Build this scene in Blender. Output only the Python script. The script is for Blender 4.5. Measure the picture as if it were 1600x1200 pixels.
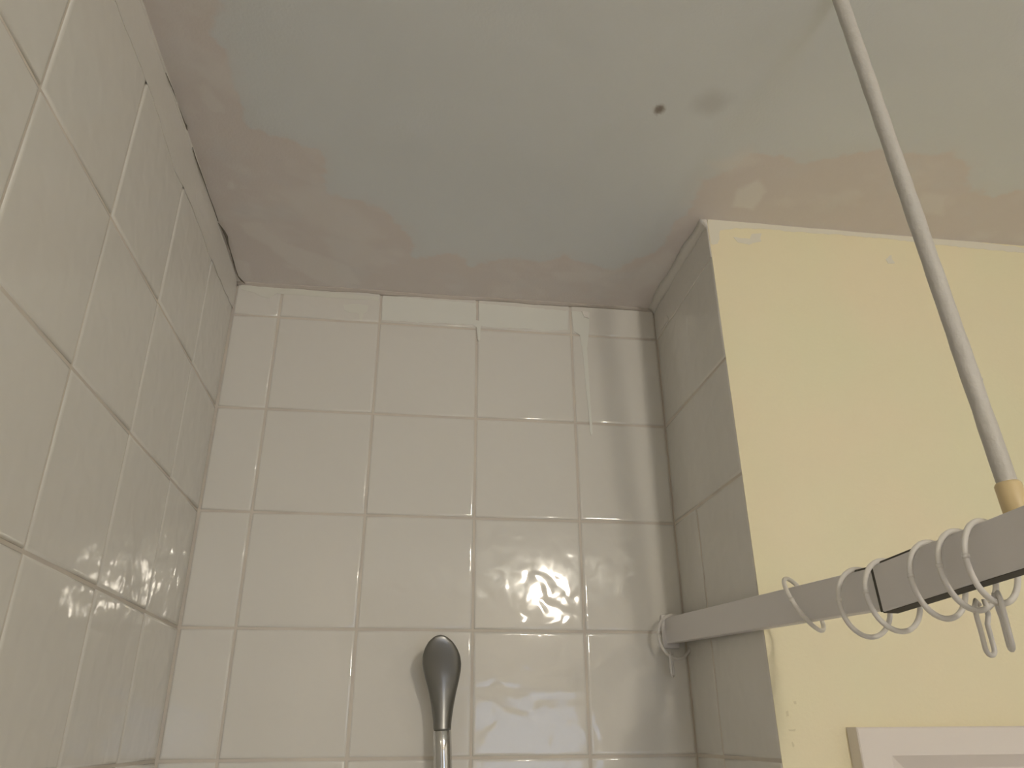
import bpy, bmesh, math, random
import numpy as np
from mathutils import Vector, Matrix

for o in list(bpy.data.objects):
    bpy.data.objects.remove(o, do_unlink=True)
random.seed(7)
S = bpy.context.scene
COL = S.collection

# ------------------------------------------------------------------ camera
cam_d = bpy.data.cameras.new('camera')
cam = bpy.data.objects.new('camera', cam_d)
COL.objects.link(cam)
cam.location = (0.20787, -1.03949, 0.02590)
cam.rotation_mode = 'QUATERNION'
RZ = Matrix.Rotation(math.radians(-8.0249), 3, 'Z')
RX = Matrix.Rotation(math.radians(114.6826), 3, 'X')
RR = Matrix.Rotation(math.radians(-0.43454), 3, 'Z')
cam.rotation_quaternion = (RZ @ RX @ RR).to_quaternion()
cam_d.sensor_width = 36.0
cam_d.lens = 1190.79 / 1600 * 36.0
cam_d.clip_start = 0.02
S.camera = cam

# ------------------------------------------------------------------ world, lights, exposure
SKY_COLOR = (0.62, 0.74, 1.0)
SKY_STRENGTH = 3.6
LAMP_COLOR = (1.0, 0.90, 0.75)
LAMP_STRENGTH = 275.0
world = bpy.data.worlds.new('dusk_sky')
S.world = world
world.use_nodes = True
bg = world.node_tree.nodes['Background']
bg.inputs['Color'].default_value = (*SKY_COLOR, 1)
bg.inputs['Strength'].default_value = SKY_STRENGTH
S.view_settings.view_transform = 'Standard'
S.view_settings.look = 'None'
S.view_settings.gamma = 1.0
S.view_settings.use_curve_mapping = False
S.view_settings.exposure = 0.0
S.cycles.max_bounces = 6
S.cycles.glossy_bounces = 3

# ------------------------------------------------------------------ measures (metres; z = 0 is a tile joint about 1.74 m up)
XL = -0.0682      # left tiled wall face
XR = 0.5890       # face of the short return wall
YF = -0.2367      # yellow wall face
ZC = 0.6590       # ceiling
ZF = -1.74        # floor
XE = 1.75         # far right wall
YB = -2.90        # wall behind the camera
T = 0.15
G = 0.0030        # joint width
D = 0.0017        # joint depth

# ------------------------------------------------------------------ helpers
def mat(name, color, rough=0.5, metal=0.0, ior=1.5):
    m = bpy.data.materials.new(name)
    m.use_nodes = True
    p = m.node_tree.nodes['Principled BSDF']
    p.inputs['Base Color'].default_value = (*color, 1)
    p.inputs['Roughness'].default_value = rough
    p.inputs['Metallic'].default_value = metal
    p.inputs['IOR'].default_value = ior
    return m

def nd(m, kind, **kw):
    n = m.node_tree.nodes.new(kind)
    for k, v in kw.items():
        setattr(n, k, v)
    return n

def lk(m, a, b):
    m.node_tree.links.new(a, b)

def pbsdf(m):
    return m.node_tree.nodes['Principled BSDF']

def add_bump(m, scale, dist, detail=2.0, strength=1.0, rough=0.5, dist_noise=0.0):
    pos = nd(m, 'ShaderNodeNewGeometry')
    n = nd(m, 'ShaderNodeTexNoise')
    n.inputs['Scale'].default_value = scale
    n.inputs['Detail'].default_value = detail
    n.inputs['Roughness'].default_value = rough
    n.inputs['Distortion'].default_value = dist_noise
    lk(m, pos.outputs['Position'], n.inputs['Vector'])
    b = nd(m, 'ShaderNodeBump')
    b.inputs['Distance'].default_value = dist
    b.inputs['Strength'].default_value = strength
    lk(m, n.outputs['Fac'], b.inputs['Height'])
    lk(m, b.outputs['Normal'], pbsdf(m).inputs['Normal'])
    return pos, b

def add_mottle(m, c1, c2, scale, detail=4.0, lo=0.35, hi=0.65):
    pos = nd(m, 'ShaderNodeNewGeometry')
    n = nd(m, 'ShaderNodeTexNoise')
    n.inputs['Scale'].default_value = scale
    n.inputs['Detail'].default_value = detail
    lk(m, pos.outputs['Position'], n.inputs['Vector'])
    r = nd(m, 'ShaderNodeValToRGB')
    r.color_ramp.elements[0].position = lo
    r.color_ramp.elements[0].color = (*c1, 1)
    r.color_ramp.elements[1].position = hi
    r.color_ramp.elements[1].color = (*c2, 1)
    lk(m, n.outputs['Fac'], r.inputs['Fac'])
    lk(m, r.outputs['Color'], pbsdf(m).inputs['Base Color'])

def new_obj(name, mesh, material, parent=None):
    o = bpy.data.objects.new(name, mesh)
    COL.objects.link(o)
    if material and not mesh.materials:
        mesh.materials.append(material)
    if parent:
        o.parent = parent
    return o

def bm_obj(name, bm, material, parent=None, smooth=False):
    me = bpy.data.meshes.new(name)
    bmesh.ops.recalc_face_normals(bm, faces=bm.faces)
    bm.to_mesh(me)
    bm.free()
    if smooth:
        for p in me.polygons:
            p.use_smooth = True
    return new_obj(name, me, material, parent)

def empty(name, loc):
    o = bpy.data.objects.new(name, None)
    COL.objects.link(o)
    o.location = loc
    return o

def tag(o, label, cat, group=None, kind=None):
    o['label'] = label
    o['category'] = cat
    if group:
        o['group'] = group
    if kind:
        o['kind'] = kind
    return o

def add_box(bm, lo, hi, bevel=0.0, seg=2):
    vs = [bm.verts.new((x, y, z)) for x in (lo[0], hi[0]) for y in (lo[1], hi[1]) for z in (lo[2], hi[2])]
    fs = [(0, 1, 3, 2), (4, 6, 7, 5), (0, 4, 5, 1), (2, 3, 7, 6), (0, 2, 6, 4), (1, 5, 7, 3)]
    faces = [bm.faces.new([vs[i] for i in f]) for f in fs]
    if bevel:
        es = list({e for f in faces for e in f.edges})
        bmesh.ops.bevel(bm, geom=es, offset=bevel, segments=seg, affect='EDGES', profile=0.5)

def box(name, lo, hi, m, parent=None, bevel=0.0):
    bm = bmesh.new()
    add_box(bm, lo, hi, bevel)
    return bm_obj(name, bm, m, parent)

def ring_frame(t, hint=None):
    t = t.normalized()
    h = hint or (Vector((0, 0, 1)) if abs(t.z) < 0.9 else Vector((1, 0, 0)))
    u = (h - t * h.dot(t)).normalized()
    return u, t.cross(u)

def add_tube(bm, pts, r, n=10, closed=False, caps=True):
    pts = [Vector(p) for p in pts]
    N = len(pts)
    rr = r if isinstance(r, (list, tuple)) else [r] * N
    rings = []
    u = None
    for i, p in enumerate(pts):
        if closed:
            t = pts[(i + 1) % N] - pts[i - 1]
        else:
            t = pts[min(i + 1, N - 1)] - pts[max(i - 1, 0)]
        t.normalize()
        if u is None:
            u, v = ring_frame(t)
        else:
            u = (u - t * u.dot(t)).normalized()
            v = t.cross(u)
        rings.append([bm.verts.new(p + (u * math.cos(a) + v * math.sin(a)) * rr[i])
                      for a in [2 * math.pi * k / n for k in range(n)]])
    M = N if closed else N - 1
    for i in range(M):
        a, b = rings[i], rings[(i + 1) % N]
        for k in range(n):
            bm.faces.new((a[k], a[(k + 1) % n], b[(k + 1) % n], b[k]))
    if not closed and caps:
        bm.faces.new(rings[0][::-1])
        bm.faces.new(rings[-1])

def add_lathe(bm, prof, c, n=32):
    rings = []
    for r, z in prof:
        rings.append([bm.verts.new((c[0] + r * math.cos(2 * math.pi * k / n), c[1] + r * math.sin(2 * math.pi * k / n), c[2] + z)) for k in range(n)])
    for a, b in zip(rings, rings[1:]):
        for k in range(n):
            bm.faces.new((a[k], a[(k + 1) % n], b[(k + 1) % n], b[k]))
    bm.faces.new(rings[0][::-1])
    bm.faces.new(rings[-1])

def film(name, pts, normal, m, parent, thick=0.0005, jitter=0.0012, step=0.006, seed=0):
    """A thin film of paint or filler lying on a wall: an irregular outline with real thickness."""
    rnd = random.Random(seed)
    nrm = Vector(normal)
    P = [Vector(p) for p in pts]
    out = []
    for i, p in enumerate(P):
        q = P[(i + 1) % len(P)]
        k = max(1, int((q - p).length / step))
        for j in range(k):
            s = p.lerp(q, j / k)
            off = Vector((rnd.uniform(-1, 1), rnd.uniform(-1, 1), rnd.uniform(-1, 1))) * jitter
            off -= nrm * off.dot(nrm)
            out.append(s + off)
    bm = bmesh.new()
    vs = [bm.verts.new(p + nrm * 0.00005) for p in out]
    f = bm.faces.new(vs)
    ext = bmesh.ops.extrude_face_region(bm, geom=[f])
    top = [v for v in ext['geom'] if isinstance(v, bmesh.types.BMVert)]
    c = sum((v.co for v in top), Vector()) / len(top)
    for v in top:
        v.co += nrm * thick
    bmesh.ops.triangulate(bm, faces=[f for f in bm.faces if len(f.verts) > 4])
    return bm_obj(name, bm, m, parent)

# ------------------------------------------------------------------ materials
M = {}
M['tile'] = mat('glazed_white_tile', (0.715, 0.70, 0.65), 0.06)
add_bump(M['tile'], 42.0, 0.00064, detail=0.6, rough=0.4, dist_noise=0.5)
M['grout'] = mat('grout', (0.60, 0.55, 0.48), 0.85)
add_mottle(M['grout'], (0.60, 0.555, 0.50), (0.67, 0.62, 0.54), 14.0)
M['yellow'] = mat('yellow_emulsion', (0.82, 0.74, 0.49), 0.6)
add_mottle(M['yellow'], (0.80, 0.76, 0.525), (0.825, 0.745, 0.525), 6.0, 2.0)
add_bump(M['yellow'], 260.0, 0.0004, detail=4.0)
M['white_film'] = mat('white_paint_film', (0.70, 0.70, 0.63), 0.35)
M['cool_film'] = mat('cool_white_paint_film', (0.74, 0.75, 0.695), 0.3)
M['filler'] = mat('filler_smear', (0.74, 0.72, 0.68), 0.6)
M['dingy'] = mat('dingy_sealant', (0.56, 0.51, 0.46), 0.6)
add_bump(M['filler'], 120.0, 0.0012, detail=4.0)
M['strip'] = mat('painted_over_strip', (0.71, 0.69, 0.645), 0.35)
add_bump(M['strip'], 60.0, 0.0012, detail=3.0)
M['wash'] = mat('ceiling_white_overlap', (0.74, 0.715, 0.60), 0.6)
M['scuff'] = mat('scuff_dirt', (0.70, 0.64, 0.43), 0.8)
M['plaster'] = mat('plain_white_wall', (0.76, 0.745, 0.72), 0.7)
M['rear'] = mat('taupe_wall_paint', (0.40, 0.375, 0.34), 0.7)
M['floor'] = mat('grey_vinyl_floor', (0.50, 0.48, 0.455), 0.4)
M['crack'] = mat('open_crack', (0.17, 0.15, 0.12), 0.9)
M['plastic'] = mat('white_plastic', (0.74, 0.72, 0.68), 0.3)
M['rail'] = mat('white_coated_rail', (0.775, 0.755, 0.745), 0.45)
M['gap'] = mat('dark_gap_and_strips', (0.09, 0.085, 0.07), 0.8)
M['rodpaint'] = mat('painted_rod', (0.53, 0.515, 0.48), 0.5)
add_bump(M['rodpaint'], 90.0, 0.002, detail=5.0)
M['collar'] = mat('cream_plastic', (0.66, 0.53, 0.30), 0.45)
M['chrome'] = mat('chrome', (0.62, 0.62, 0.61), 0.10, 1.0)
M['satin'] = mat('satin_chrome', (0.25, 0.25, 0.24), 0.36, 1.0)
M['darkseam'] = mat('dark_seam', (0.12, 0.12, 0.11), 0.5)
M['panel'] = mat('white_gloss_paint', (0.76, 0.71, 0.66), 0.35)
M['glass'] = mat('lamp_opal', (0.9, 0.88, 0.8), 0.3)
g = pbsdf(M['glass'])
g.inputs['Emission Color'].default_value = (*LAMP_COLOR, 1)
g.inputs['Emission Strength'].default_value = LAMP_STRENGTH
M['brass'] = mat('lamp_metal', (0.5, 0.48, 0.44), 0.35, 0.8)

# ceiling: clean emulsion, damp stain, smeared filler, dark specks (mask painted per vertex from the marks' own outlines)
mc = mat('ceiling_emulsion', (0.6, 0.6, 0.55), 0.8)
att = nd(mc, 'ShaderNodeAttribute', attribute_name='marks')
sep = nd(mc, 'ShaderNodeSeparateColor')
lk(mc, att.outputs['Color'], sep.inputs['Color'])
def mixc(a, b, fac):
    n = nd(mc, 'ShaderNodeMix', data_type='RGBA')
    n.inputs[6].default_value = (*a, 1) if isinstance(a, tuple) else (0, 0, 0, 1)
    if not isinstance(a, tuple):
        lk(mc, a, n.inputs[6])
    n.inputs[7].default_value = (*b, 1)
    lk(mc, fac, n.inputs[0])
    return n.outputs[2]
c = mixc((0.79, 0.82, 0.82), (0.80, 0.745, 0.71), sep.outputs['Red'])
c = mixc(c, (0.87, 0.84, 0.80), sep.outputs['Green'])
c = mixc(c, (0.27, 0.22, 0.18), sep.outputs['Blue'])
lk(mc, c, pbsdf(mc).inputs['Base Color'])
add_bump(mc, 300.0, 0.0003, detail=3.0)
M['ceiling'] = mc

# ------------------------------------------------------------------ tiled walls
def tile_mesh(w, h, name='tile'):
    """One glazed tile lying in local XY, face up at z = 0, with a rounded (pillowed) edge."""
    bm = bmesh.new()
    prof = [(0.0, -0.0045), (0.0, -0.0021), (0.00022, -0.0013), (0.0008, -0.00055), (0.0018, -0.00012), (0.0034, 0.0)]
    loops = []
    for ins, z in prof:
        a, b = w / 2 - ins, h / 2 - ins
        loops.append([bm.verts.new(p) for p in ((-a, -b, z), (a, -b, z), (a, b, z), (-a, b, z))])
    for p, q in zip(loops, loops[1:]):
        for k in range(4):
            f = bm.faces.new((p[k], p[(k + 1) % 4], q[(k + 1) % 4], q[k]))
            f.smooth = True
    bm.faces.new(loops[-1])
    me = bpy.data.meshes.new(name)
    bm.to_mesh(me)
    bm.free()
    me.materials.append(M['tile'])
    return me

TM = {}
rt = random.Random(3)
def lay_tiles(parent, origin, ax_u, ax_v, normal, us, vs):
    """Tiles between consecutive joints us / vs on the plane origin + u*ax_u + v*ax_v."""
    U, V, N = Vector(ax_u), Vector(ax_v), Vector(normal)
    for i in range(len(us) - 1):
        for j in range(len(vs) - 1):
            w, h = us[i + 1] - us[i] - G, vs[j + 1] - vs[j] - G
            key = (round(w, 4), round(h, 4))
            if key not in TM:
                TM[key] = tile_mesh(w, h)
            o = new_obj('tile', TM[key], None, parent)
            R3 = Matrix((U, V, N)).transposed()
            ts = 0.0022 if h < 0.16 else 0.0006
            tilt = Matrix.Rotation(rt.gauss(0, ts), 3, 'X') @ Matrix.Rotation(rt.gauss(0, ts), 3, 'Y')
            c = Vector(origin) + U * (us[i] + us[i + 1]) / 2 + V * (vs[j] + vs[j + 1]) / 2 + N * rt.uniform(-0.0003, 0.0)
            o.matrix_local = Matrix.Translation(c) @ (R3 @ tilt).to_4x4()

def band(parent, lo, hi):
    """The cut top row buried under paint: one continuous, slightly uneven strip."""
    bm = bmesh.new()
    add_box(bm, lo, hi, 0.0012, 3)
    return bm_obj('painted_strip', bm, M['strip'], parent)

ROWS = [-0.60, -0.45, -0.30, -0.15, 0.0, 0.15, 0.30, 0.45, 0.60, 0.6545]
wall_back = box('wall_back', (XL - 0.05, D, ZF), (XR + 0.06, 0.10, ZC + 0.03), M['grout'])
tag(wall_back, 'white square-tiled wall at the end of the shower alcove', 'wall', kind='structure')
lay_tiles(wall_back, (0, 0, 0), (1, 0, 0), (0, 0, 1), (0, -1, 0), [XL + 0.0005, 0.0, 0.15, 0.30, 0.45, XR + 0.001], ROWS)
wall_left = box('wall_left', (XL - 0.10, YB, ZF), (XL - D, D, ZC + 0.03), M['grout'])
tag(wall_left, 'white square-tiled wall on the left of the alcove', 'wall', kind='structure')
lay_tiles(wall_left, (XL, 0, 0), (0, -1, 0), (0, 0, 1), (1, 0, 0), [0.0005, 0.1385, 0.2885, 0.4385, 0.5885, 0.7385, 0.8885, 1.0385, 1.1885], ROWS[:-2] + [0.664])
film('painted_strip', [(XL, -0.0006, ZC + 0.008), (XL, -1.19, ZC + 0.008), (XL, -1.19, 0.602), (XL, -0.6, 0.608), (XL, -0.42, 0.612), (XL, -0.33, 0.598), (XL, -0.25, 0.606), (XL, -0.16, 0.601), (XL, -0.0006, 0.609)], (1, 0, 0), M['strip'], wall_left, 0.0006, 0.0015, 0.012, 91)
wall_return = box('wall_return', (XR + 0.0010, YF + 0.0004, ZF), (XR + 0.05, D, ZC + 0.03), M['grout'])
tag(wall_return, 'narrow tiled return wall between the alcove and the yellow wall', 'wall', kind='structure')
lay_tiles(wall_return, (XR, 0, 0), (0, -1, 0), (0, 0, 1), (-1, 0, 0), [0.0005, 0.088, -YF + G / 2 - 0.0004], ROWS[:7])
lay_tiles(wall_return, (XR, 0, 0), (0, -1, 0), (0, 0, 1), (-1, 0, 0), [0.0005, -YF + G / 2 - 0.0004], ROWS[6:-1])
band(wall_return, (XR - 0.0003, YF + 0.0006, 0.5985), (XR + 0.004, -0.0006, ZC + 0.002))

wall_yellow = box('wall_yellow', (XR + 0.0011, YF, ZF), (XE, YF + 0.045, ZC + 0.03), M['yellow'])
tag(wall_yellow, 'pale yellow painted wall right of the tiled alcove', 'wall', kind='structure')
wall_right = box('wall_right', (XE, YB, ZF), (XE + 0.1, YF + 0.045, ZC + 0.03), M['plaster'])
tag(wall_right, 'plain white wall far to the right of the room', 'wall', kind='structure')
floor = box('floor', (XL - 0.1, YB - 0.1, ZF - 0.05), (XE + 0.1, 0.1, ZF), M['floor'])
tag(floor, 'grey bathroom floor below the alcove', 'floor', kind='structure')

# wall behind the camera with its window opening
WX0, WX1, WZ0, WZ1 = 0.52, 1.14, -0.75, 0.20
bm = bmesh.new()
add_box(bm, (XL - 0.1, YB - 0.1, ZF), (WX0, YB, ZC + 0.03))
add_box(bm, (WX1, YB - 0.1, ZF), (XE + 0.1, YB, ZC + 0.03))
add_box(bm, (WX0, YB - 0.1, WZ1), (WX1, YB, ZC + 0.03))
add_box(bm, (WX0, YB - 0.1, ZF), (WX1, YB, WZ0))
wall_rear = bm_obj('wall_rear', bm, M['rear'])
tag(wall_rear, 'plain taupe wall with the window behind the viewer', 'wall', kind='structure')
win = empty('window_1', ((WX0 + WX1) / 2, YB - 0.05, WZ0))
tag(win, 'small white-framed window behind the viewer', 'window', kind='structure')
def wpart(name, lo, hi, m):
    o = box(name, lo, hi, m)
    o.parent = win
    o.matrix_parent_inverse = Matrix.Translation(-win.location)
    return o
f = 0.045
wpart('window_frame', (WX0, YB - 0.08, WZ0), (WX0 + f, YB - 0.03, WZ1), M['panel'])
wpart('window_frame', (WX1 - f, YB - 0.08, WZ0), (WX1, YB - 0.03, WZ1), M['panel'])
wpart('window_frame', (WX0 + f, YB - 0.08, WZ1 - f), (WX1 - f, YB - 0.03, WZ1), M['panel'])
wpart('window_frame', (WX0 + f, YB - 0.08, WZ0), (WX1 - f, YB - 0.03, WZ0 + f), M['panel'])
mg = bpy.data.materials.new('window_glass')
mg.use_nodes = True
nt = mg.node_tree
nt.nodes.remove(nt.nodes['Principled BSDF'])
tr = nd(mg, 'ShaderNodeBsdfTransparent')
gl = nd(mg, 'ShaderNodeBsdfGlossy')
gl.inputs['Roughness'].default_value = 0.02
mx = nd(mg, 'ShaderNodeMixShader')
mx.inputs[0].default_value = 0.06
lk(mg, tr.outputs[0], mx.inputs[1])
lk(mg, gl.outputs[0], mx.inputs[2])
lk(mg, mx.outputs[0], nt.nodes['Material Output'].inputs['Surface'])
wpart('pane', (WX0 + f, YB - 0.058, WZ0 + f), (WX1 - f, YB - 0.054, WZ1 - f), mg)

# ------------------------------------------------------------------ ceiling
def lattice(x, y, freq, seed):
    rs = np.random.RandomState(seed)
    tab = rs.rand(64, 64)
    X, Y = x * freq + 100.3, y * freq + 100.7
    xi, yi = np.floor(X).astype(int), np.floor(Y).astype(int)
    u, v = X - xi, Y - yi
    u, v = u * u * (3 - 2 * u), v * v * (3 - 2 * v)
    a = tab[xi % 64, yi % 64]; b = tab[(xi + 1) % 64, yi % 64]
    c = tab[xi % 64, (yi + 1) % 64]; d = tab[(xi + 1) % 64, (yi + 1) % 64]
    return (a * (1 - u) + b * u) * (1 - v) + (c * (1 - u) + d * u) * v - 0.5

def fbm(x, y, freq, seed, octs=4):
    s, a = 0, 1.0
    for k in range(octs):
        s = s + a * lattice(x, y, freq * 2 ** k, seed + k)
        a *= 0.55
    return s

def sdf(poly, x, y):
    """Signed distance to a closed polygon, negative inside."""
    d = np.full(x.shape, 1e9)
    inside = np.zeros(x.shape, bool)
    n = len(poly)
    for i in range(n):
        ax, ay = poly[i]; bx, by = poly[(i + 1) % n]
        ex, ey = bx - ax, by - ay
        L = ex * ex + ey * ey + 1e-12
        t = np.clip(((x - ax) * ex + (y - ay) * ey) / L, 0, 1)
        d = np.minimum(d, (x - ax - t * ex) ** 2 + (y - ay - t * ey) ** 2)
        c = ((ay > y) != (by > y))
        with np.errstate(divide='ignore', invalid='ignore'):
            xc = ax + (y - ay) / (by - ay if by != ay else 1e-12) * ex
        inside ^= c & (x < xc)
    d = np.sqrt(d)
    return np.where(inside, -d, d)

def soft(d, w):
    t = np.clip(0.5 - d / (2 * w), 0, 1)
    return t * t * (3 - 2 * t)

STAIN = [(-0.09, 0.03)] + [(-0.09, -3.0), (0.01, -3.0), (0.005, -0.9)] + [(0.0020, -0.5030), (-0.0087, -0.4574), (-0.0011, -0.4426), (0.0018, -0.4181), (-0.0012, -0.3913), (-0.0009, -0.3438), (0.0031, -0.3259), (0.0254, -0.3215), (0.0498, -0.3140), (0.0781, -0.3012), (0.0867, -0.2677), (0.0877, -0.2307), (0.1192, -0.2153), (0.1561, -0.1998), (0.1861, -0.1608), (0.1955, -0.1315), (0.2007, -0.1001), (0.2466, -0.1093), (0.2856, -0.0909), (0.3223, -0.1023), (0.3890, -0.1040), (0.4133, -0.1272), (0.4636, -0.1169), (0.4953, -0.1072), (0.5270, -0.1334), (0.5541, -0.1695), (0.5541, -0.2298), (0.5584, -0.2678), (0.5527, -0.3134), (0.6002, -0.3690), (0.6981, -0.3703), (0.7505, -0.3941), (0.8307, -0.3989), (0.8772, -0.3819), (0.8857, -0.3465), (0.9446, -0.3283), (0.9768, -0.3455)] + [(1.3, -0.33), (1.76, -0.36), (1.76, 0.03)]
SMEARS = [  # outline, strength, softness
    ([(-0.0421, -0.3860), (-0.0297, -0.3912), (-0.0196, -0.3657), (-0.0204, -0.3511), (-0.0328, -0.3515), (-0.0384, -0.3633)], 0.55, 0.004),
    ([(-0.0395, -0.3583), (-0.0300, -0.3450), (-0.0343, -0.2921), (-0.0430, -0.2855)], 0.25, 0.006),
    ([(-0.0457, -0.4678), (-0.0342, -0.4730), (-0.0352, -0.4300), (-0.0481, -0.4158)], 0.3, 0.006),
    ([(-0.0413, -0.1433), (-0.0119, -0.1529), (0.0128, -0.1159), (0.0542, -0.0896), (0.1026, -0.0625), (0.1147, -0.0197), (0.0747, 0.0002), (0.0303, -0.0359), (-0.0073, -0.0978), (-0.0342, -0.1206)], 0.6, 0.005),
    ([(-0.0383, -0.2333), (-0.0311, -0.2343), (-0.0332, -0.2190), (-0.0399, -0.2168)], 0.8, 0.003),
    ([(-0.0629, -0.0583), (-0.0432, -0.0524), (-0.0478, -0.0136), (-0.0664, -0.0040)], 0.55, 0.004),
    ([(0.0188, -0.2219), (0.0766, -0.2420), (0.1225, -0.1954), (0.1553, -0.1418), (0.1192, -0.1218), (0.0522, -0.1582)], 0.45, 0.012),
    ([(0.0668, -0.1305), (0.1195, -0.1296), (0.1547, -0.1025), (0.1163, -0.0556), (0.0810, -0.0849)], 0.4, 0.008),
    ([(0.4025, -0.0832), (0.4533, -0.0984), (0.4984, -0.0954), (0.4759, -0.0655), (0.4165, -0.0616)], 0.5, 0.006),
    ([(0.5343, -0.1087), (0.5612, -0.1624), (0.5804, -0.1485), (0.5642, -0.0766), (0.5376, -0.0450)], 0.5, 0.008),
    ([(0.6107, -0.2651), (0.6034, -0.3037), (0.6240, -0.3251), (0.6459, -0.3053), (0.6457, -0.2627)], 1.0, 0.004),
    ([(0.5490, -0.3452), (0.5902, -0.3733), (0.6127, -0.3593), (0.5855, -0.3262)], 0.6, 0.01),
    ([(0.8446, -0.3284), (0.8818, -0.3267), (0.8996, -0.2884), (0.8609, -0.2904)], 0.7, 0.006),
    ([(0.0360, -0.0005), (0.1137, 0.0028), (0.2540, 0.0123), (0.2545, 0.0202), (0.1128, 0.0222), (0.0346, 0.0128)], 0.7, 0.003),
    ([(0.2531, -0.0033), (0.3146, 0.0026), (0.4082, 0.0048), (0.5681, 0.0052), (0.5711, 0.0153), (0.4111, 0.0208), (0.2545, 0.0202)], 0.6, 0.003),
]
DARK = [([(0.4632, -0.4230)][0], 0.0045, 0.9, 0.0025), ([(0.5183, -0.4389)][0], 0.016, 0.22, 0.012), ([(0.5330, -0.4446)][0], 0.008, 0.12, 0.01),
        ([(0.3950, 0.0005)][0], 0.0028, 0.6, 0.002), ([(0.5637, -0.0025)][0], 0.006, 0.35, 0.004), ([(0.5789, 0.0122)][0], 0.003, 0.8, 0.002),
        ([(0.5994, -0.0993)][0], 0.006, 0.3, 0.006)]
xs = np.concatenate([[XL - 0.1], np.arange(XL - 0.006, 1.02, 0.003), np.linspace(1.05, XE + 0.1, 16)])
ys = np.concatenate([np.linspace(YB - 0.1, -0.72, 40), np.arange(-0.70, 0.012, 0.003), [0.1]])
X, Y = np.meshgrid(xs, ys, indexing='ij')
wob = fbm(X, Y, 22.0, 11) * 0.014 + fbm(X, Y, 110.0, 31, 3) * 0.005
ds = sdf(STAIN, X, Y) + wob
stain = soft(ds, 0.0045) * (0.72 + 0.5 * (fbm(X, Y, 16.0, 5) + 0.15))
stain = np.clip(stain + 0.25 * soft(ds - 0.012, 0.016), 0, 1)
smear = np.zeros_like(X)
for poly, s, w in SMEARS:
    smear = np.maximum(smear, s * soft(sdf(poly, X, Y) + wob * 0.45, w))
smear = np.maximum(smear, 0.45 * soft(ds, 0.004) * np.clip(fbm(X * 0.6 + Y * 0.4, Y - X * 0.5, 30.0, 77, 3) * 2.2 - 0.25, 0, 1))
dark = np.zeros_like(X)
for (px, py), r, s, w in DARK:
    dd = np.sqrt((X - px) ** 2 + (Y - py) ** 2) - r + wob * 0.5
    dark = np.maximum(dark, s * soft(dd, w))
sag = 0.0045 * np.exp(-np.clip(-Y, 0, None) / 0.05)
Z = ZC - sag + 0.005 * np.clip(-Y / 0.25, 0, 1) * np.exp(-np.clip(X - XL, 0, None) / 0.12) + fbm(X, Y, 7.0, 50, 3) * 0.0016 * np.clip((-Y) / 0.06, 0, 1) + stain * 0.0003 - smear * 0.0004 + dark * 0.0006
nx, ny = X.shape
verts = np.stack([X, Y, Z], -1).reshape(-1, 3)
idx = np.arange(nx * ny).reshape(nx, ny)
q = np.stack([idx[:-1, :-1], idx[:-1, 1:], idx[1:, 1:], idx[1:, :-1]], -1).reshape(-1, 4)
me = bpy.data.meshes.new('ceiling')
me.vertices.add(len(verts)); me.vertices.foreach_set('co', verts.ravel())
me.loops.add(q.size); me.loops.foreach_set('vertex_index', q.ravel())
me.polygons.add(len(q)); me.polygons.foreach_set('loop_start', np.arange(0, q.size, 4)); me.polygons.foreach_set('loop_total', np.full(len(q), 4))
me.update(); me.validate()
me.polygons.foreach_set('use_smooth', np.ones(len(q), bool))
ca = me.attributes.new('marks', 'FLOAT_COLOR', 'POINT')
ca.data.foreach_set('color', np.stack([stain, smear, dark, np.ones_like(X)], -1).reshape(-1).astype(np.float32))
ceiling = new_obj('ceiling', me, M['ceiling'])
tag(ceiling, 'grey-white ceiling with brown damp stains along its edges', 'ceiling', kind='structure')
slab = box('ceiling_slab', (XL - 0.1, YB - 0.1, ZC + 0.012), (XE + 0.1, 0.1, ZC + 0.06), M['plaster'], ceiling)

# ------------------------------------------------------------------ sealant, cracks and paint marks
def ribbon(name, pts, widths, m, parent, normal, thick=0.0006):
    """A crack or bead drawn as a jagged strip with thickness along a line."""
    P = [Vector(p) for p in pts]
    nrm = Vector(normal).normalized()
    bm = bmesh.new()
    rows = []
    for i, p in enumerate(P):
        t = (P[min(i + 1, len(P) - 1)] - P[max(i - 1, 0)]).normalized()
        s = nrm.cross(t).normalized() * widths[i] / 2
        rows.append([bm.verts.new(v) for v in (p - s, p - s * 0.6 + nrm * thick, p + s * 0.6 + nrm * thick, p + s)])
    for a, b in zip(rows, rows[1:]):
        for k in range(3):
            bm.faces.new((a[k], a[k + 1], b[k + 1], b[k]))
        bm.faces.new((a[3], a[0], b[0], b[3]))
    bm.faces.new(rows[0]); bm.faces.new(rows[-1][::-1])
    return bm_obj(name, bm, m, parent)

def jag(a, b, n, amp, seed, w0, w1, gap=None):
    rnd = random.Random(seed)
    a, b = Vector(a), Vector(b)
    pts, ws = [], []
    for i in range(n):
        t = i / (n - 1)
        p = a.lerp(b, t) + Vector((rnd.uniform(-amp, amp), 0, rnd.uniform(-amp, amp)))
        pts.append(p)
        ws.append(rnd.uniform(w0, w1) * (1 if 0 < i < n - 1 else 0.3))
    return pts, ws

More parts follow.
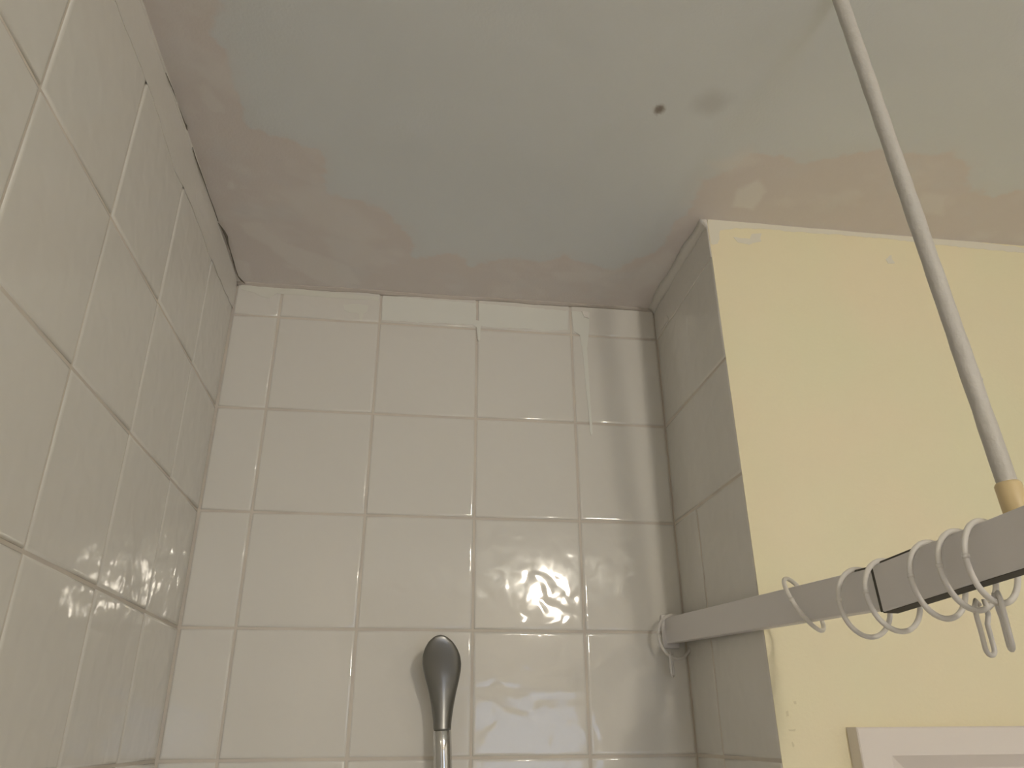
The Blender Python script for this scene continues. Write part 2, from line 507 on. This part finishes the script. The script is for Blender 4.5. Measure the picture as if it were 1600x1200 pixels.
# trim_1: filler bead along the left wall and ceiling, with the open crack in it
def bead(name, a, b, n1, n2, r0, r1, seed, m, step=0.007, kind='structure'):
    """Irregular cove of sealant in the corner line a-b; n1, n2 point out of the two surfaces."""
    rnd = random.Random(seed)
    a, b, n1, n2 = Vector(a), Vector(b), Vector(n1), Vector(n2)
    n = max(3, int((b - a).length / step))
    bm = bmesh.new()
    rows = []
    s1, s2 = rnd.uniform(r0, r1), rnd.uniform(r0, r1)
    for i in range(n + 1):
        s1 = min(r1, max(r0, s1 + rnd.uniform(-1, 1) * (r1 - r0) * 0.3))
        s2 = min(r1, max(r0, s2 + rnd.uniform(-1, 1) * (r1 - r0) * 0.3))
        p = a.lerp(b, i / n)
        k = rnd.uniform(0.18, 0.26)
        rows.append([bm.verts.new(v) for v in (p - n1 * 0.002 - n2 * 0.002, p + n1 * s1 - n2 * 0.0005, p + n1 * s1 * 0.5 + n2 * s2 * k, p + n1 * s1 * k + n2 * s2 * 0.5, p + n2 * s2 - n1 * 0.0005)])
    for u, v in zip(rows, rows[1:]):
        for k in range(5):
            bm.faces.new((u[k], u[(k + 1) % 5], v[(k + 1) % 5], v[k]))
    bm.faces.new(rows[0]); bm.faces.new(rows[-1][::-1])
    o = bm_obj(name, bm, m, smooth=True)
    return o

t1 = bead('trim_1', (XL + 0.0004, -1.6, ZC + 0.0045), (XL + 0.0004, -0.002, ZC - 0.003), (1, 0, 0), (0, 0, -1), 0.0006, 0.0022, 21, M['filler'])
tag(t1, 'cracked filler line between the left tiled wall and the ceiling', 'sealant', kind='structure')
t2 = bead('trim_2', (XL, 0, ZC - 0.0045), (XR, 0, ZC - 0.0045), (0, -1, 0), (0, 0, -1), 0.003, 0.006, 22, M['dingy'])
tag(t2, 'grey sealant line between the end tiles and the ceiling', 'sealant', kind='structure')
t3 = bead('trim_3', (XR, -0.001, ZC - 0.003), (XR, YF, ZC), (-1, 0, 0), (0, 0, -1), 0.008, 0.013, 23, M['filler'])
tag(t3, 'wide smeared sealant along the top of the return wall', 'sealant', kind='structure')

# open crack, in four runs along the left edge
crk = [[(-0.0662, -0.4083, 0.6572), (-0.0662, -0.3963, 0.6579), (-0.0662, -0.3821, 0.6597), (-0.0662, -0.3635, 0.6598), (-0.0662, -0.3450, 0.6611), (-0.0662, -0.3308, 0.6613), (-0.0662, -0.3252, 0.6618), (-0.0662, -0.3192, 0.6617)],
       [(-0.0662, -0.2950, 0.6577), (-0.0662, -0.2755, 0.6572), (-0.0662, -0.2553, 0.6568), (-0.0662, -0.2280, 0.6574), (-0.0662, -0.2040, 0.6594), (-0.0662, -0.1773, 0.6595), (-0.0662, -0.1493, 0.6597)],
       [(-0.0662, -0.1478, 0.6576), (-0.0654, -0.1333, 0.6609), (-0.0629, -0.1240, 0.6604), (-0.0625, -0.1125, 0.6600), (-0.0633, -0.0990, 0.6597), (-0.0635, -0.0794, 0.6590), (-0.0644, -0.0544, 0.6581), (-0.0641, -0.0357, 0.6571), (-0.0636, -0.0169, 0.6556), (-0.0599, -0.0099, 0.6536), (-0.0552, -0.0077, 0.6507)]]
WID = [[0.0008, 0.002, 0.0016, 0.0018, 0.003, 0.0055, 0.0065, 0.001], [0.0012, 0.0022, 0.0036, 0.002, 0.0016, 0.0022, 0.0016], [0.002, 0.0045, 0.0075, 0.0095, 0.006, 0.003, 0.0045, 0.003, 0.003, 0.006, 0.003]]
for pts, ws in zip(crk, WID):
    P = [Vector((x, y, z)) + Vector((random.uniform(-0.0006, 0.0006), 0, random.uniform(-0.0006, 0.0002))) for x, y, z in pts]
    ribbon('crack', P, [w * 0.42 for w in ws], M['crack'], t1, (0.7, 0, -0.7), 0.0009)

# paint on the top row of the end wall: brushed-over cut tiles and drips
film('paint_film', [(0.1519, 0.0000, 0.6486), (0.2981, 0.0000, 0.6456), (0.2976, 0.0000, 0.6063), (0.2449, 0.0000, 0.6060), (0.1957, 0.0000, 0.6049), (0.1537, 0.0000, 0.6053)], (0, -1, 0), M['cool_film'], wall_back, 0.0003, 0.0008, 0.006, 0)
film('paint_film', [(0.3022, 0.0000, 0.6459), (0.4466, 0.0000, 0.6424), (0.4442, 0.0000, 0.6072), (0.4060, 0.0000, 0.6034), (0.3551, 0.0000, 0.6057), (0.3147, 0.0000, 0.6040), (0.3037, 0.0000, 0.6067)], (0, -1, 0), M['cool_film'], wall_back, 0.0003, 0.0008, 0.006, 1)
film('paint_film', [(-0.0627, 0.0000, 0.6538), (-0.0112, 0.0000, 0.6521), (0.0563, 0.0000, 0.6482), (0.1462, 0.0000, 0.6458), (0.1466, 0.0000, 0.6389), (0.0572, 0.0000, 0.6391), (-0.0080, 0.0000, 0.6410), (-0.0182, 0.0000, 0.6311), (-0.0297, 0.0000, 0.6325), (-0.0430, 0.0000, 0.6405), (-0.0613, 0.0000, 0.6437)], (0, -1, 0), M['white_film'], wall_back, 0.0003, 0.0008, 0.006, 2)
film('paint_drip', [(0.0939, 0.0000, 0.6281), (0.1121, 0.0000, 0.6306), (0.1317, 0.0000, 0.6287), (0.1295, 0.0000, 0.6183), (0.1241, 0.0000, 0.6133), (0.1238, 0.0000, 0.6032), (0.1200, 0.0000, 0.6029), (0.1183, 0.0000, 0.6129), (0.1027, 0.0000, 0.6152), (0.0957, 0.0000, 0.6181)], (0, -1, 0), M['white_film'], wall_back, 0.0004, 0.0005, 0.004, 3)
film('paint_drip', [(0.4518, 0.0000, 0.6427), (0.4812, 0.0000, 0.6413), (0.4784, 0.0000, 0.6072), (0.4738, 0.0000, 0.5760), (0.4744, 0.0000, 0.5259), (0.4747, 0.0000, 0.4724), (0.4757, 0.0000, 0.4350), (0.4735, 0.0000, 0.4298), (0.4718, 0.0000, 0.4349), (0.4707, 0.0000, 0.4721), (0.4683, 0.0000, 0.5256), (0.4670, 0.0000, 0.5631), (0.4635, 0.0000, 0.5992), (0.4534, 0.0000, 0.6055)], (0, -1, 0), M['cool_film'], wall_back, 0.0008, 0.0003, 0.004, 4)
film('paint_drip', [(0.2925, 0.0000, 0.6151), (0.3066, 0.0000, 0.6138), (0.3057, 0.0000, 0.6023), (0.3049, 0.0000, 0.5819), (0.3030, 0.0000, 0.5773), (0.3010, 0.0000, 0.5816), (0.2997, 0.0000, 0.6019), (0.2936, 0.0000, 0.6060)], (0, -1, 0), M['cool_film'], wall_back, 0.0007, 0.0003, 0.004, 5)
film('filler_lump', [(0.4676, 0.0000, 0.6427), (0.4791, 0.0000, 0.6423), (0.4786, 0.0000, 0.6305), (0.4713, 0.0000, 0.6323)], (0, -1, 0), M['filler'], wall_back, 0.0018, 0.0008, 0.004, 6)
film('filler_smear', [(-0.0682, -0.2585, 0.6362), (-0.0682, -0.2380, 0.6450), (-0.0682, -0.1980, 0.6384), (-0.0682, -0.1580, 0.6354), (-0.0682, -0.1567, 0.6281), (-0.0682, -0.2004, 0.6216), (-0.0682, -0.2408, 0.6203)], (1, 0, 0), M['filler'], wall_left, 0.0008, 0.0012, 0.006, 7)
film('filler_smear', [(0.5890, -0.0180, 0.6118), (0.5890, -0.0587, 0.6097), (0.5890, -0.0652, 0.6004), (0.5890, -0.0247, 0.6012)], (-1, 0, 0), M['filler'], wall_return, 0.0012, 0.0008, 0.004, 8)
film('paint_film', [(0.5905, -0.2367, 0.6620), (0.6775, -0.2367, 0.6620), (0.7712, -0.2367, 0.6620), (0.9154, -0.2367, 0.6620), (1.1048, -0.2367, 0.6534), (1.1021, -0.2367, 0.6455), (0.9134, -0.2367, 0.6485), (0.8461, -0.2367, 0.6511), (0.7700, -0.2367, 0.6517), (0.7135, -0.2367, 0.6508), (0.6718, -0.2367, 0.6512), (0.6301, -0.2367, 0.6484), (0.6067, -0.2367, 0.6431), (0.6013, -0.2367, 0.6218), (0.5947, -0.2367, 0.6191), (0.5905, -0.2367, 0.6206)], (0, -1, 0), M['wash'], wall_yellow, 0.0003, 0.001, 0.006, 9)
film('paint_film', [(0.6244, -0.2367, 0.6332), (0.6461, -0.2367, 0.6320), (0.6510, -0.2367, 0.6408), (0.6651, -0.2367, 0.6432), (0.6622, -0.2367, 0.6303), (0.6448, -0.2367, 0.6236), (0.6288, -0.2367, 0.6253)], (0, -1, 0), M['wash'], wall_yellow, 0.0004, 0.001, 0.005, 10)
film('paint_drip', [(0.8419, -0.2367, 0.6157), (0.8516, -0.2367, 0.6250), (0.8518, -0.2367, 0.6176), (0.8550, -0.2367, 0.6105), (0.8446, -0.2367, 0.6107)], (0, -1, 0), M['wash'], wall_yellow, 0.0004, 0.0008, 0.004, 11)
film('scuff_mark', [(0.6017, -0.2367, 0.0450), (0.6047, -0.2367, 0.0462), (0.6044, -0.2367, 0.0407), (0.6016, -0.2367, 0.0402)], (0, -1, 0), M['scuff'], wall_yellow, 0.0001, 0.0006, 0.004, 12)
film('scuff_mark', [(0.6016, -0.2367, 0.0283), (0.6100, -0.2367, 0.0288), (0.6090, -0.2367, 0.0270), (0.6027, -0.2367, 0.0265)], (0, -1, 0), M['scuff'], wall_yellow, 0.0001, 0.0006, 0.004, 13)
film('scuff_mark', [(0.6117, -0.2367, 0.0546), (0.6139, -0.2367, 0.0552), (0.6140, -0.2367, 0.0522), (0.6118, -0.2367, 0.0516)], (0, -1, 0), M['scuff'], wall_yellow, 0.0001, 0.0006, 0.004, 14)
film('scuff_mark', [(0.6024, -0.2367, 0.0165), (0.6047, -0.2367, 0.0177), (0.6052, -0.2367, 0.0130), (0.6030, -0.2367, 0.0118)], (0, -1, 0), M['scuff'], wall_yellow, 0.0001, 0.0006, 0.004, 15)

# ------------------------------------------------------------------ shower curtain rail
RA0, RA1 = Vector((0.560, 0.0, 0.168)), Vector((0.5865, -0.47, 0.1472))
RB0, RB1 = Vector((0.5825, -0.462, 0.1478)), Vector((0.6035, -0.66, 0.1602))
H1, W1, H2, W2 = 0.033, 0.013, 0.0365, 0.016
def bar(name, p0, p1, h, w, m, parent, bevel=0.0012):
    """Rectangular bar; p0-p1 is its upper left edge."""
    bm = bmesh.new()
    add_box(bm, (0, 0, -h), (w, (p1 - p0).length, 0), bevel)
    o = bm_obj(name, bm, m)
    yv = (p1 - p0).normalized()
    xv = yv.cross(Vector((0, 0, 1))).normalized()
    if xv.x < 0:
        xv = -xv
    zv = xv.cross(yv)
    if zv.z < 0:
        zv = -zv
    # right-handed frame: mirror is harmless for a box, so build vertices directly
    for v in o.data.vertices:
        c = v.co.copy()
        v.co = p0 + xv * c.x + yv * c.y + zv * c.z - parent.location
    o.data.flip_normals()
    o.parent = parent
    return o
rail = empty('shower_curtain_rail', (0.57, 0, 0.13))
tag(rail, 'white rectangular shower curtain rail running out from the tiled wall', 'curtain rail')
bar('inner_rail', RA0 + Vector((0, -0.003, 0)), RA1 - (RA1 - RA0).normalized() * -0.02, H1, W1, M['rail'], rail)
dB = (RB1 - RB0).normalized()
bar('outer_sleeve', RB0, RB1 + dB * 0.55, H2, W2, M['rail'], rail)
bar('sleeve_gap', RB0 - dB * 0.0032 + Vector((0.0006, 0, -0.0004)), RB0 + dB * 0.004 + Vector((0.0006, 0, -0.0004)), H2 - 0.001, W2 - 0.001, M['gap'], rail, 0.0004)
bar('bottom_dark_strip', RB0 + dB * 0.001 + Vector((0.0012, 0, -H2 + 0.0010)), RB1 + dB * 0.54 + Vector((0.0012, 0, -H2 + 0.0010)), 0.0016, W2 - 0.0024, M['gap'], rail, 0.0003)  # thin dark strip over most of the sleeve's underside
bar('top_dark_strip', RA0.lerp(RA1, 0.90) + Vector((0.0006, 0, 0.0014)), RA0.lerp(RA1, 0.985) + Vector((0.0006, 0, 0.0014)), 0.003, W1 - 0.001, M['gap'], rail, 0.0003)  # thin dark strips along the rail's top, either side of the joint
bar('top_dark_strip', RB0 + Vector((0.0006, 0, 0.0013)), RB0 + dB * 0.058 + Vector((0.0006, 0, 0.0013)), 0.003, W2 - 0.001, M['gap'], rail, 0.0003)
bm = bmesh.new()
add_box(bm, (0.5555, -0.0065, 0.129), (0.578, 0.0, 0.1725), 0.002)
fl = bm_obj('wall_socket', bm, M['rail'])
fl.parent = rail
fl.matrix_parent_inverse = Matrix.Translation(-rail.location)

# support rod from ceiling to rail
rod = empty('support_rod', (0.612, -0.590, 0.160))
tag(rod, 'thin white-painted rod hanging from the ceiling to the curtain rail', 'rod')
r_top, r_bot = Vector((0.5822, -0.5905, ZC)), Vector((0.6125, -0.5905, 0.1585))
bm = bmesh.new()
N = 40
rr = random.Random(5)
pts = [r_bot.lerp(r_top, i / N) for i in range(N + 1)]
add_tube(bm, pts, [0.0063 + rr.uniform(-0.0002, 0.0003) for _ in pts], 16)
def loc(o, e):
    o.parent = e
    o.matrix_parent_inverse = Matrix.Translation(-e.location)
    return o
loc(bm_obj('rod', bm, M['rodpaint'], smooth=True), rod)
bm = bmesh.new()
d = (r_top - r_bot).normalized()
add_tube(bm, [r_bot - d * 0.002, r_bot + d * 0.001, r_bot + d * 0.019, r_bot + d * 0.021], [0.0078, 0.0084, 0.0084, 0.0072], 20)
cl = loc(bm_obj('collar', bm, M['collar'], smooth=True), rod)
cl['label'] = 'cream plastic collar'
bm = bmesh.new()
add_tube(bm, [r_top - d * 0.003, r_top - d * 0.002, r_top], [0.0075, 0.009, 0.009], 20)
loc(bm_obj('ceiling_flange', bm, M['rodpaint'], smooth=False), rod)
# curled flakes of old paint on the rod's near side
for k, (t, a) in enumerate(((0.185, 0.1), (0.135, 0.3))):
    p = r_bot.lerp(r_top, t)
    u = Vector((math.cos(a), math.sin(a), 0))
    bm = bmesh.new()
    s = Vector((-math.sin(a), math.cos(a), 0)) * 0.0022
    q = [p + u * 0.0058 - s, p + u * 0.0058 + s, p + u * 0.0080 + s * 0.8 + d * 0.006, p + u * 0.0080 - s * 0.8 + d * 0.006, p + u * 0.0066 + s * 0.4 + d * 0.014, p + u * 0.0066 - s * 0.4 + d * 0.014]
    v = [bm.verts.new(x) for x in q]
    fs = [bm.faces.new((v[0], v[1], v[2], v[3])), bm.faces.new((v[3], v[2], v[4], v[5]))]
    ext = bmesh.ops.extrude_face_region(bm, geom=fs)
    for x in ext['geom']:
        if isinstance(x, bmesh.types.BMVert):
            x.co += u * 0.0005
    loc(bm_obj('paint_flake', bm, M['rodpaint']), rod)

# ------------------------------------------------------------------ curtain rings
RR_, TR = 0.0275, 0.0021
def rail_top_center(y):
    if y > RB0.y:
        t = (y - RA0.y) / (RA1.y - RA0.y); p = RA0.lerp(RA1, t); return Vector((p.x + W1 / 2, y, p.z)), W1
    t = (y - RB0.y) / (RB1.y - RB0.y); p = RB0.lerp(RB1, t); return Vector((p.x + W2 / 2, y, p.z)), W2

def ring_points(gap=0.0, n=44):
    out = []
    for i in range(n):
        a = 2 * math.pi * i / n
        out.append(Vector((RR_ * math.sin(a), 0, RR_ * math.cos(a))))
    return out

def make_ring(y, lean, yaw, roll, hook, label, hook_yaw=0.0, hook_at=math.pi, normal=None):
    c, w = rail_top_center(y)
    ri = RR_ - TR
    e = empty('curtain_ring', (c.x, y, c.z - 0.0004 - math.sqrt(ri * ri - (w / 2) ** 2)))
    tag(e, label, 'curtain ring', 'white plastic rings on the curtain rail')
    # local frame: pivot at the top of the ring
    Rm = Matrix.Rotation(yaw, 3, 'Z') @ Matrix.Rotation(lean, 3, 'X') @ Matrix.Rotation(roll, 3, 'Y')
    piv = Vector((0, 0, ri))
    if normal:     # wedged askew across the rail instead of hanging from it
        n = Vector(normal).normalized()
        e.location = (c.x, y, c.z - H1 / 2)
        xv = Vector((0, 0, 1)).cross(n).normalized() * -1
        Rm = Matrix((xv, n, xv.cross(n))).transposed()
        piv = Vector((0, 0, 0))
    def X_(p):
        return piv + Rm @ (p - piv)
    bm = bmesh.new()
    add_tube(bm, [X_(p) for p in ring_points()], TR, 10, closed=True)
    bm_obj('hoop', bm, M['plastic'], e, smooth=True)
    # hinge knuckle at mid height on the near side
    k0 = X_(Vector((-RR_ * math.cos(0.12), 0, RR_ * math.sin(0.12) - 0.001)))
    k1 = X_(Vector((-RR_ * math.cos(0.02), 0, RR_ * math.sin(0.02) - 0.001)))
    bm = bmesh.new()
    add_tube(bm, [k0, k1], TR * 1.18, 10)
    bm_obj('hinge', bm, M['plastic'], e, smooth=True)
    if hook:
        b = X_(Vector((RR_ * math.sin(hook_at), 0, RR_ * math.cos(hook_at))))
        hy = Matrix.Rotation(hook_yaw, 3, 'Z')
        bm = bmesh.new()
        P = []
        for i in range(13):   # eyelet around the hoop, then a long narrow loop
            a = math.pi * i / 12
            P.append(Vector((0.0042 * math.cos(a), 0, -0.0250 - 0.0042 * math.sin(a))))
        loop = [Vector((0.0066, 0, 0.008)), Vector((0.0072, 0, 0.003)), Vector((0.0068, 0, -0.003)), Vector((0.0038, 0, -0.009)), Vector((0.0040, 0, -0.017))] + P + [Vector((-0.0042, 0, -0.015)), Vector((-0.0048, 0, -0.006)), Vector((-0.0046, 0, 0.002)), Vector((-0.0020, 0, 0.0065)), Vector((0.0010, 0, 0.0035))]
        add_tube(bm, [b + hy @ (p * (1.0 if hook is True else hook)) for p in loop], 0.00175, 8)
        bm_obj('hook', bm, M['plastic'], e, smooth=True)
    return e

make_ring(-0.020, 0.0, 0.35, 0.0, 0.8, 'white curtain ring at the wall end of the rail', hook_yaw=0.9, hook_at=3.5)
make_ring(-0.338, 0, 0, 0, False, 'white curtain ring seen edge-on, alone at the middle of the rail', normal=(-0.60, 0.68, -0.42))
make_ring(-0.430, 0.02, 0.25, 0.0, False, 'white curtain ring, left one of the pair beside the rail joint')
make_ring(-0.468, -0.03, 0.25, 0.0, False, 'white curtain ring just left of the dark rail joint, touching it')
make_ring(-0.519, 0.02, 0.28, 0.0, False, 'white curtain ring, first one right of the dark rail joint')
make_ring(-0.547, 0.0, 0.28, 0.0, True, 'white curtain ring with a long looped hook, second right of the joint', hook_yaw=0.25, hook_at=3.05)
make_ring(-0.570, 0.04, 0.35, 0.0, True, 'white curtain ring nearest the rod, its hook seen side-on', hook_yaw=1.1, hook_at=3.2)
make_ring(-0.632, 0.0, 0.2, 0.0, True, 'white curtain ring cut off by the right edge, past the rod', hook_yaw=0.4)

# ------------------------------------------------------------------ shower handset
hs = empty('shower_handset', (0.270, -0.031, -0.12))
tag(hs, 'slim satin-chrome shower handset standing upright against the tiles', 'shower head')
def px2x(px):   # offsets of the outline from its axis, in metres
    return px * 0.000775
AX0, AX1 = Vector((0.2616, -0.040, 0.0322)), Vector((0.2550, -0.062, 0.1370))
sec = [(0.0, 13.7, .0104, .0104), (0.06, 14.0, .0104, .0100), (0.12, 15.0, .0106, .0100), (0.25, 17.6, .0108, .0096), (0.38, 21.3, .0108, .0090), (0.52, 26.4, .0104, .0085),
       (0.62, 29.6, .0098, .0080), (0.70, 30.8, .0092, .0076), (0.78, 29.6, .0083, .0072), (0.86, 25.4, .0070, .0064), (0.92, 20.0, .0056, .0054), (0.965, 13.4, .0040, .0040), (0.99, 7.2, .0022, .0024), (1.0, 1.0, .0006, .0008)]
ax = (AX1 - AX0).normalized()
xw = Vector((1, 0, 0)); nw = ax.cross(xw).normalized()
if nw.y > 0:
    nw = -nw
def section(p, a, bf, bb, ridge, flat=0.0, n=48):
    out = []
    for k in range(n):
        th = 2 * math.pi * k / n
        cx, sy = math.cos(th), math.sin(th)
        x = a * cx
        if sy >= 0:      # side towards the room: a thin blade with a raised spine
            u = abs(cx)
            spine = math.exp(-(x / 0.0120) ** 2 * 1.0)
            y0 = bf * ((1 - ridge) * sy + ridge * (0.42 * sy ** 0.8 + 0.58 * spine * sy))
            y1 = bf * 0.80 * math.sqrt(max(0.0, 1 - abs(cx) ** 3.4)) * (1.0 + 0.10 * spine)
            y = y0 * (1 - flat) + y1 * flat
        else:
            y = bb * sy
        out.append(p + xw * x + nw * y)
    return out
bm = bmesh.new()
rows = []
import itertools
tt = [s[0] for s in sec]
fine = np.unique(np.concatenate([np.linspace(0, 1, 40), [0.985, 0.993, 0.997]]))
for t in fine:
    a = float(np.interp(t, tt, [s[1] for s in sec])); bf = float(np.interp(t, tt, [s[2] for s in sec])); bb = float(np.interp(t, tt, [s[3] for s in sec]))
    p = AX0.lerp(AX1, float(t)) + Vector((0.0018 * math.sin(math.pi * t), 0.010 * math.sin(math.pi * t), 0))
    rows.append([bm.verts.new(v) for v in section(p, px2x(a), bf, bb, min(1.0, max(0.0, (t - 0.08) / 0.35)), float(np.clip((t - 0.18) / 0.45, 0, 1)) ** 1.2)])
for a, b in zip(rows, rows[1:]):
    for k in range(len(a)):
        bm.faces.new((a[k], a[(k + 1) % len(a)], b[(k + 1) % len(a)], b[k]))
bm.faces.new(rows[0][::-1]); bm.faces.new(rows[-1])
loc(bm_obj('head', bm, M['satin'], smooth=True), hs)
hb = Vector((0.2700, -0.031, -0.115))
hd = (hb - AX0).normalized()
bm = bmesh.new()
add_tube(bm, [AX0 + hd * 0.0012, AX0 + hd * 0.0020, AX0 + hd * 0.03, AX0 + hd * 0.10, hb], [0.0101, 0.0107, 0.0108, 0.0108, 0.0100], 32)
loc(bm_obj('handle', bm, M['chrome'], smooth=True), hs)
bm = bmesh.new()
add_tube(bm, [AX0 - hd * 0.0004, AX0 + hd * 0.0014], 0.0099, 32)
loc(bm_obj('seam_ring', bm, M['darkseam'], smooth=True), hs)
bm = bmesh.new()   # spray plate on the side facing the wall
c0 = AX0.lerp(AX1, 0.70) + Vector((0.0015, 0.0081, 0)) - nw * 0.0066
cr = [bm.verts.new(c0 + xw * 0.0165 * math.cos(2 * math.pi * k / 28) + ax * 0.022 * math.sin(2 * math.pi * k / 28) + nw * 0.003) for k in range(28)]
cf = [bm.verts.new(v.co - nw * 0.0042) for v in cr]
bm.faces.new(cf)
for k in range(28):
    bm.faces.new((cr[k], cr[(k + 1) % 28], cf[(k + 1) % 28], cf[k]))
loc(bm_obj('spray_plate', bm, M['darkseam']), hs)
bm = bmesh.new()
hose = [hb, hb + hd * 0.04, Vector((0.276, -0.034, -0.22)), Vector((0.28, -0.045, -0.36)), Vector((0.29, -0.06, -0.52)), Vector((0.30, -0.06, -0.62)), Vector((0.315, -0.03, -0.66)), Vector((0.32, -0.003, -0.665))]
add_tube(bm, hose, 0.0062, 12)
loc(bm_obj('hose', bm, M['chrome'], smooth=True), hs)
br = empty('handset_bracket', (0.270, 0.0, -0.10))
tag(br, 'chrome wall bracket holding the shower handset by its handle', 'bracket')
bm = bmesh.new()
add_box(bm, (0.254, -0.007, -0.125), (0.286, 0.0, -0.075), 0.002)
loc(bm_obj('wall_plate', bm, M['chrome']), br)
bm = bmesh.new()   # open cradle: a C of four blocks round the handle
hc = hb + Vector((-0.0007, -0.001, 0.016))
add_tube(bm, [hc + Vector((0.0165 * math.sin(a), 0.0165 * math.cos(a), 0)) for a in [-2.5 + 5.0 * k / 16 for k in range(17)]], 0.0042, 8)
loc(bm_obj('cradle', bm, M['chrome'], smooth=True), br)

# ------------------------------------------------------------------ white framed panel on the yellow wall
PX0, PX1, PZ1, PZ0, PD = 0.6645, 1.16, 0.0300, -0.62, 0.0195
pn = empty('framed_panel', ((PX0 + PX1) / 2, YF, PZ0))
tag(pn, 'white framed panel with a recessed centre on the yellow wall', 'panel')
def fpart(name, lo, hi, m, bevel=0.0012):
    bm = bmesh.new()
    add_box(bm, lo, hi, bevel)
    return loc(bm_obj(name, bm, m), pn)
FW = 0.026
bm = bmesh.new()
def rect(x0, x1, z0, z1, y):
    return [bm.verts.new(p) for p in ((x0, y, z0), (x1, y, z0), (x1, y, z1), (x0, y, z1))]
def skirt(a, b):
    for k in range(4):
        bm.faces.new((a[k], a[(k + 1) % 4], b[(k + 1) % 4], b[k]))
SW = FW + 0.006
r0 = rect(PX0, PX1, PZ0, PZ1, YF); r1 = rect(PX0, PX1, PZ0, PZ1, YF - PD + 0.0012)
r2 = rect(PX0 + 0.0012, PX1 - 0.0012, PZ0 + 0.0012, PZ1 - 0.0012, YF - PD)
r3 = rect(PX0 + SW, PX1 - SW, PZ0 + FW, PZ1 - FW, YF - PD); r4 = rect(PX0 + SW, PX1 - SW, PZ0 + FW, PZ1 - FW, YF)
for a, b in ((r0, r1), (r1, r2), (r2, r3), (r3, r4), (r4, r0)):
    skirt(a, b)
loc(bm_obj('frame', bm, M['panel']), pn)
# sloping inner moulding and sunk field
bm = bmesh.new()
a = rect(PX0 + SW, PX1 - SW, PZ0 + FW, PZ1 - FW, YF - PD)
b = rect(PX0 + SW + 0.018, PX1 - SW - 0.018, PZ0 + FW + 0.012, PZ1 - FW - 0.012, YF - 0.009)
for k in range(4):
    bm.faces.new((a[k], a[(k + 1) % 4], b[(k + 1) % 4], b[k]))
bm.faces.new(b)
c = rect(PX0 + SW, PX1 - SW, PZ0 + FW, PZ1 - FW, YF - 0.001)
for k in range(4):
    bm.faces.new((a[k], a[(k + 1) % 4], c[(k + 1) % 4], c[k]))
bm.faces.new(c[::-1])
loc(bm_obj('centre_panel', bm, M['panel']), pn)

# ------------------------------------------------------------------ ceiling lamp behind the viewer (seen only mirrored in the tiles)
LP = Vector((0.826, -2.35, 0.590))
RG = 0.060
lamp = empty('ceiling_lamp', (LP.x, LP.y, ZC))
tag(lamp, 'round opal ceiling lamp behind the viewer, mirrored in the glossy tiles', 'lamp')
bm = bmesh.new()
prof = [(RG * math.sin(a), -RG * math.cos(a)) for a in [0.04 + 2.6 * i / 24 for i in range(25)]]
add_lathe(bm, prof, LP, 40)
loc(bm_obj('globe', bm, M['glass'], smooth=True), lamp)
bm = bmesh.new()
add_lathe(bm, [(RG * 0.6, 0.045), (RG * 0.66, 0.049), (RG * 0.66, 0.055), (RG * 0.78, 0.059), (RG * 0.78, ZC - LP.z + 0.003)], LP, 40)
loc(bm_obj('cap', bm, M['brass'], smooth=True), lamp)
